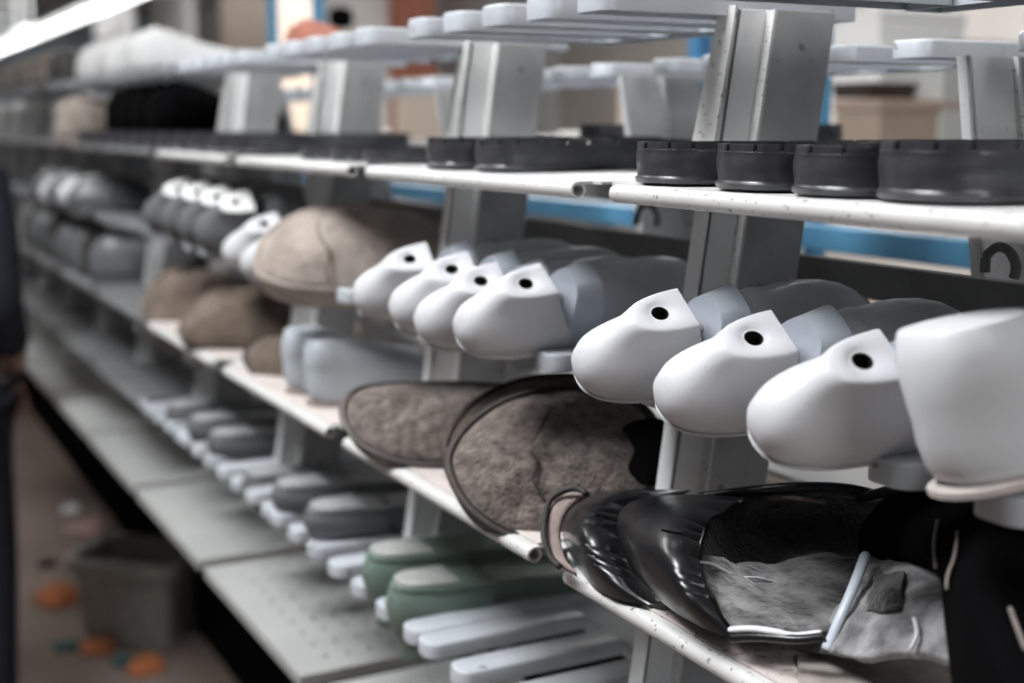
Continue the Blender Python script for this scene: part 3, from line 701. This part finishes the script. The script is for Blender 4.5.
# ------------------------------------------------------------------ backdrop : boxes and stacked goods
TABLE = -.050
def crate_box(px0, px1, py0, py1, D, dep, name, label, mt, cat='box', group=None, flap=True):
    a = at(px0, py1, D); c = at(px1, py0, D)
    m = MB(); x0, x1 = sorted((a.x, c.x)); z0, z1 = a.z, c.z
    z0 = TABLE
    m.box(x0, x1, D, D + dep, z0, z1)
    if flap: m.box(x0 - .004, x1 + .004, D - .004, D + dep + .004, z1 - .02, z1 + .002)
    return tag(m.build(name, mt, None, bevel=.004), label, cat, group)
m = MB(); t = thing('packing_table', 'long grey packing table behind the racks carrying the cardboard boxes', 'table', (0, 0, 0))
m.box(-8.5, .4, 1.60, 3.9, TABLE - .03, TABLE); m.build('table_top', GREYB, t, bevel=.003)
for lx in (-8.3, -5.5, -2.7, .2):
    for ly in (1.66, 3.84):
        m = MB(); m.box(lx - .03, lx + .03, ly - .03, ly + .03, -1.4, TABLE - .03); m.build('leg', STEEL, t)
crate_box(833, 880, 100, 150, 1.75, .3, 'cardboard_box', 'brown cardboard box behind the near soles, right of the light blue post', CARD)
a = at(832, 101, 1.78); c = at(868, 82, 1.78); m = MB(); m.box(a.x, c.x, 1.78, 1.98, at(833, 100, 1.75).z + .003, c.z); m.box(a.x - .01, c.x + .01, 1.77, 1.99, c.z - .01, c.z)
tag(m.build('dark_tray', DARKB, None, bevel=.003), 'dark brown tray on top of the brown cardboard box', 'tray')
crate_box(878, 944, 40, 152, 1.9, .3, 'grey_panel_box', 'tall pale grey box left of the rear post', GREYB)
crate_box(824, 880, 10, 100, 2.4, .3, 'window_stand_in', 'white block standing in for the bright window area behind the brown cardboard box', WHITEB)  # white block added in place of the bright window area
crate_box(618, 690, 72, 112, 1.8, .4, 'cardboard_box', 'beige cardboard box seen between the two tall posts', CARDL)
crate_box(395, 440, 78, 120, 1.9, .3, 'cardboard_box', 'beige cardboard box blurred behind the second carriage', CARDL)
crate_box(388, 404, -30, 34, 2.3, .15, 'red_board', 'narrow rust red board standing left of the grey boxes', REDB, 'board')
crate_box(430, 480, -40, 30, 2.6, .4, 'grey_box', 'dark grey box above the second carriage', STEEL)
crate_box(222, 268, -60, 60, 3.2, .4, 'cardboard_box', 'large pale beige box above the rust red shoe', CARDL)
crate_box(96, 124, -80, 62, 2.9, .06, 'white_column', 'bright white column at the left above the racks', WHITEB, 'column', flap=False)
crate_box(155, 182, -80, 60, 3.4, .1, 'white_column', 'slim white column right of the bright one', WHITEB, 'column', flap=False)
# round black thing
m = MB(); c = at(341, 18, 1.28)
m.rings([[c + Vector((.026 * math.cos(a) * s, -.03 + .06 * i / 5, .030 * math.sin(a) * s)) for a in [2 * PI * k / 20 for k in range(20)]] for i, s in enumerate((.7, .95, 1, 1, .95, .7))])
tag(m.build('black_reel', BLACKM, None, smooth=60), 'round black reel hanging right of the second light blue post', 'reel')

# white shoes and rust shoe on the top combs
def shoe(label, loc, yaw, mt, scale=1.0, group=None, name='shoe_upper'):
    t = thing(name, label, 'shoe upper', loc, rot(0, yaw), group, scale)
    st = [(0, .4, .045), (.06, .8, .070), (.2, 1, .085), (.35, .95, .075), (.5, .95, .060), (.65, 1.1, .050), (.8, 1.15, .042), (.93, .85, .034), (1, .3, .018)]
    rs = []
    for y, w, h in st:
        p = []
        for k in range(16):
            a = PI * k / 15; p.append(Vector((.036 * w * math.copysign(abs(math.cos(a)) ** .7, math.cos(a)), y * .25, .006 + h * math.sin(a) ** .8)))
        rs.append(p)
    m = MB(); m.rings(rs, True, True); m.build('upper', mt, t, smooth='all')
    m = MB(); m.rings([[Vector((p.x * 1.06, p.y, z)) for p in (r[0], r[-1])] + [] for r in rs for z in (0,)], False, False, False)
    q = [Vector((r[0].x * 1.06, r[0].y, 0)) for r in rs] + [Vector((-r[0].x * 1.06, r[0].y, 0)) for r in rs[::-1]]
    m = MB(); m.rings([q, [v + Vector((0, 0, .008)) for v in q]], True, True); m.build('sole', mt, t)
    return t
WS = mat('white_upper_leather', (0.62, 0.62, 0.62), .6, var=.1)
for i, x in enumerate((-2.55, -2.68, -2.81, -2.95, -3.08, -3.22)):
    shoe('blurred white shoe upper in the bright pile on the top shelf', (x, .53 + .02 * (i % 2), ZT[0] + .007), random.uniform(-10, 10), WS, 1.0, 'white uppers on the far top shelf')
shoe('rust red shoe lying on the top shelf left of the light blue post', (-2.0, .66, ZT[0] + .008), -50, REDB, .75, None)
shoe('blurred pale beige boot upper under the top shelf at the left', (-2.95, .46, ZT[1] + .002), 20, SUEDEL, 1.15)
for i in range(4):
    shoe('blurred black shoe upper under the top shelf at the left', (-2.62 + .12 * i - (0.55 if i < 0 else 0), .50, ZT[1] + .030), 0, BLACKM, .95, 'black uppers under the far top shelf')
for i in range(8):
    shoe('blurred dark shoe upper in the far pile at the left', (-3.35 - .14 * i, .50, ZT[0] + .008), random.uniform(-20, 20), (FLEECED, SUEDEB)[i % 2], 1.0, 'dark uppers on the far top shelf')
for i in range(8):
    shoe('blurred dark grey boot upper in the far row beside the person', (-2.72 - .14 * i, .47, ZT[3] + .003), random.uniform(-15, 15), (LASTGY, FLEECED, LASTGY)[i % 3], 1.1, 'far dark uppers on the lined tray')

# pale ends on the lower tray of the fourth carriage
for px_, py_, w in ((210, 434, 'nearest'), (190, 419, 'middle'), (168, 405, 'farthest')):
    dup(gy, at(px_, py_, .465), rot(2, -2, 180), 'blurred grey last lying sole up beyond the dark grey three, %s of its row' % w, 'blurred grey lasts on the far lower comb')

# ------------------------------------------------------------------ floor things
def wc(px, py, z): return atz(px, py, z)
c0 = wc(142, 632, -1.4)
t = thing('plastic_crate', 'grey plastic crate standing on the floor below the perforated plates', 'crate', (c0.x, c0.y, -1.4), rot(0, 48))
m = MB(); w, d, h = .155, .11, .235
def rr_(x, y, r, z, n=5):
    o = []
    for cx, cy, a0 in ((x - r, y - r, 0), (-x + r, y - r, PI / 2), (-x + r, -y + r, PI), (x - r, -y + r, 1.5 * PI)):
        for k in range(n): a = a0 + PI / 2 * k / (n - 1); o.append(Vector((cx + r * math.cos(a), cy + r * math.sin(a), z)))
    return o
m.rings([rr_(w * .85, d * .85, .03, 0), rr_(w, d, .03, h), rr_(w - .008, d - .008, .025, h), rr_(w * .83, d * .83, .03, .008)], True, True); m.build('crate_body', CRATE, t, smooth=40)
m = MB(); m.rings([rr_(w, d, .03, h - .03), rr_(w + .015, d + .015, .04, h - .03), rr_(w + .015, d + .015, .04, h + .004), rr_(w - .004, d - .004, .03, h + .004)], False, False); m.build('crate_rim', CRATE, t, smooth=40)
def rag(px, py, z, r, mt, label, name='fabric_offcut', group=None):
    p = wc(px, py, z); from mathutils import noise
    m = MB(); rs = []
    for i in range(7):
        a = PI / 2 * i / 6; rs.append([])
        for k in range(18):
            b_ = 2 * PI * k / 18; q = Vector((math.cos(b_) * math.cos(a), math.sin(b_) * math.cos(a), math.sin(a) * .5 + .02)); q *= r * (1 + .5 * noise.noise(q * 2.2 + p * 9))
            rs[-1].append(q)
    m.rings(rs, True, True)
    o = m.build(name, mt, None, smooth='all', loc=p); return tag(o, label, 'offcut', group)
rag(62, 600, -1.4, .075, ORANGE, 'heap of orange offcuts on the floor left of the grey crate')
rag(66, 648, -1.4, .035, TEAL, 'small dark teal offcut on the floor below the orange heap')
rag(98, 650, -1.4, .05, ORANGE, 'orange offcut lying at the front left of the grey crate')
rag(146, 668, -1.4, .05, ORANGE, 'orange offcut lying below the front of the grey crate')
rag(122, 662, -1.4, .03, TEAL, 'small teal scrap between two orange offcuts by the crate')
rag(72, 510, -1.4, .035, TRIM, 'small white ball of cloth on the floor beyond the crate', 'cloth_ball')
rag(88, 530, -1.4, .07, PINK, 'pale pink cloth bundle beyond the left corner of the crate', 'cloth_bundle')
rag(48, 565, -1.4, .03, BLACKM, 'small black scrap left of the orange heap')

# ------------------------------------------------------------------ person at the left edge
PX, PY = -2.985, .160
def skin(name, verts, edges, radii, mt, parent, root=0, sub=2):
    me = bpy.data.meshes.new(name); me.from_pydata([tuple(v) for v in verts], edges, []); me.materials.append(mt)
    o = bpy.data.objects.new(name, me); C.objects.link(o); o.parent = parent
    o.modifiers.new('k', 'SKIN'); sd = o.modifiers.new('s', 'SUBSURF'); sd.levels = sub; sd.render_levels = sub
    sv = me.skin_vertices[0].data
    for i, r in enumerate(radii): sv[i].radius = (r, r) if not isinstance(r, tuple) else r
    sv[root].use_root = True
    for m_ in o.modifiers:
        if m_.type == 'SKIN': m_.use_smooth_shade = True
    return o
t = thing('person', 'person in dark navy work clothes standing at the left edge, one side in view', 'person', (PX, PY, -1.4), rot(0, 60))
V = []; E = []; Rd = []
def chain(pts, rs, start=None):
    last = start
    for p, r in zip(pts, rs):
        V.append(p); Rd.append(r)
        if last is not None: E.append((last, len(V) - 1))
        last = len(V) - 1
    return last
pel = chain([(0, 0, .86)], [(.13, .10)])
ch = chain([(0, 0, .98), (0, .0, 1.10), (0, 0, 1.24)], [(.12, .09), (.13, .10), (.12, .09)], pel)
nk = chain([(0, 0, 1.34), (0, .01, 1.40), (0, .015, 1.47), (0, .02, 1.53), (0, .015, 1.575)], [.055, .048, (.070, .085), (.072, .088), (.045, .06)], ch)
HANDS = []
for sx in (-1, 1):
    hp = chain([(sx * .09, 0, .80), (sx * .10, .015, .46), (sx * .10, -.01, .10), (sx * .10, .0, .05)], [.085, .058, .042, .042], pel)
    chain([(sx * .105, .09, .03), (sx * .105, .16, .022)], [.038, .026], hp)
    w = chain([(sx * .17, 0, 1.27), (sx * .185, -.03, 1.03), (sx * .16, .10, .90), (sx * .13, .14, .86)], [.052, .042, .030, .026], ch)
    pm = chain([(sx * .11, .17, .83)], [.030], w)
    for fi, (dx, ln) in enumerate(((-.026, .065), (-.009, .078), (.009, .073), (.025, .055))):
        chain([(sx * (.105 + dx * .9), .20, .80), (sx * (.10 + dx), .20 + ln * .35, .80 - ln * .45), (sx * (.10 + dx), .20 + ln * .38, .80 - ln)], [.009, .0085, .007], pm)
    chain([(sx * .078, .175, .82), (sx * .066, .205, .80), (sx * .068, .225, .78)], [.010, .009, .007], pm)
skin('body', V, E, Rd, SKIN, t)
V = []; E = []; Rd = []
pel = chain([(0, 0, .80)], [(.15, .12)])
ch = chain([(0, 0, .95), (0, 0, 1.10), (0, 0, 1.25), (0, 0, 1.33)], [(.145, .115), (.15, .12), (.14, .105), (.075, .07)], pel)
for sx in (-1, 1): chain([(sx * .165, 0, 1.275), (sx * .185, -.03, 1.03), (sx * .165, .09, .91)], [.066, .056, .040], ch - 1)
skin('work_jacket', V, E, Rd, NAVY, t)
V = []; E = []; Rd = []
pel = chain([(0, 0, .86)], [(.145, .115)])
for sx in (-1, 1): chain([(sx * .09, 0, .78), (sx * .10, .015, .46), (sx * .10, -.01, .10)], [.10, .075, .062], pel)
skin('trousers', V, E, Rd, NAVY, t)
for sx in (-1, 1):
    V = []; E = []; Rd = []; chain([(sx * .10, -.03, .04), (sx * .102, .06, .038), (sx * .106, .17, .028)], [.045, .045, .032]); skin('shoe', V, E, Rd, BLACKM, t)
V = []; E = []; Rd = []; chain([(0, -.01, 1.50), (0, -.005, 1.555), (0, .01, 1.60)], [(.080, .085), (.082, .09), (.06, .07)]); skin('hair', V, E, Rd, HAIR, t)
V = []; E = []; Rd = []; chain([(0, .10, 1.53), (0, .118, 1.495), (0, .108, 1.488)], [.008, .013, .008]); skin('nose', V, E, Rd, SKIN, t)
for sx in (-1, 1):
    V = []; E = []; Rd = []; chain([(sx * .076, .005, 1.53), (sx * .082, .0, 1.505), (sx * .074, .005, 1.475)], [.009, .012, .008]); skin('ear', V, E, Rd, SKIN, t)
    V = []; E = []; Rd = []; chain([(sx * .024, .094, 1.525), (sx * .038, .09, 1.525)], [.008, .008]); skin('eye', V, E, Rd, WHITEB, t)
V = []; E = []; Rd = []; chain([(-.02, .098, 1.45), (0, .104, 1.448), (.02, .098, 1.45)], [.005, .007, .005]); skin('mouth', V, E, Rd, PINK, t)

# ------------------------------------------------------------------ the hall
m = MB(); m.box(-34, 6, -5, 9, -1.5, -1.4); struct(m.build('floor', FLOORM, None))
m = MB(); m.box(-34, 6, 8.0, 8.2, -1.4, 2.6); struct(m.build('wall_back', WALLM, None))
m = MB(); m.box(-34.2, -34, -5, 9, -1.4, 2.6); struct(m.build('wall_left', WALLF, None))
m = MB(); m.box(-34, 6, -5, 9, 2.62, 2.7); struct(m.build('ceiling', WALLM, None))
# rows of tube lights
t = None
for i in range(14):
    t_ = None
    x = -9.6 - 1.35 * i
    if i == 0:
        t0_ = thing('tube_light', 'bright fluorescent tube light in the row at the upper left', 'lamp', (x, 2.62, 1.15), group='tube lights in the row at the upper left')
        m = MB(); m.tube([(-.6, 0, 0), (.6, 0, 0)], .045, 10); m.build('tube', LAMP, t0_, smooth=50)
        m = MB(); m.box(-.64, .64, -.07, .09, .085, .14); m.build('housing', PAINT, t0_)
        m = MB(); [m.box(a - .01, a + .01, -.01, .01, .14, 1.47) for a in (-.5,)]; m.build('suspension_rod', STEEL, t0_)
        m = MB(); m.box(.49, .51, -.01, .01, .14, 1.47); m.build('suspension_rod', STEEL, t0_)
    else: dup(t0_, (x, 2.62, 1.15))

# ------------------------------------------------------------------ light
def area(name, loc, target, size, energy, col=(1, 1, 1), sy=None):
    l = bpy.data.lights.new(name, 'AREA'); l.energy = energy; l.size = size; l.color = col
    if sy: l.shape = 'RECTANGLE'; l.size_y = sy
    o = bpy.data.objects.new(name, l); C.objects.link(o); o.location = loc
    o.rotation_euler = (Vector(target) - Vector(loc)).to_track_quat('-Z', 'Y').to_euler(); return o
area('key_light', (-1.3, -.85, 2.0), (-1.0, .5, -.2), 1.1, 96, (0.97, 0.985, 1.0))  # unseen soft key added high above the aisle, no window there
area('ceiling_light', (-1.2, .3, 2.0), (-1.1, .6, -.3), 1.0, 26, (1, 1, 1), 3.0)
area('floor_fill', (-5.0, -.6, 2.4), (-3.9, -.3, -1.4), 1.2, 45, (1, .98, .95))  # unseen fill added to brighten the aisle floor
area('far_wall_fill', (-19, 3, 2.5), (-24, 3, -.5), 5, 1000)  # second unseen fill, added to lift the far left wall
area('side_fill', (2.6, .6, 1.6), (-.9, .6, 0), 1.6, 50, (1, .99, .98))  # unseen fill added from the right for the plates' right-hand faces
area('backdrop_fill', (-7, 4.6, 2.5), (-7, 4.8, 0), 4, 620, (1, .99, .97))  # unseen fill set behind the racks to brighten the backdrop
w = bpy.data.worlds.new('World'); bpy.context.scene.world = w; w.use_nodes = True
w.node_tree.nodes['Background'].inputs['Color'].default_value = (0.93, 0.97, 1.0, 1); w.node_tree.nodes['Background'].inputs['Strength'].default_value = 0.05

# ------------------------------------------------------------------ camera
cd = bpy.data.cameras.new('Camera'); cam = bpy.data.objects.new('Camera', cd); C.objects.link(cam)
cd.sensor_width = 36.0; cd.lens = 36.0 * F_PX / 1024; cd.clip_start = .01; cd.clip_end = 200
cam.matrix_world = Matrix((( R_.x, U_.x, -F_.x, 0), (R_.y, U_.y, -F_.y, 0), (R_.z, U_.z, -F_.z, 0), (0, 0, 0, 1)))
cd.dof.use_dof = True; cd.dof.focus_distance = 0.83; cd.dof.aperture_fstop = 4.0
sc = bpy.context.scene; sc.camera = cam
sc.view_settings.view_transform = 'Standard'; sc.view_settings.look = 'None'; sc.view_settings.gamma = 1.0
sc.view_settings.use_curve_mapping = False; sc.view_settings.exposure = 0.0
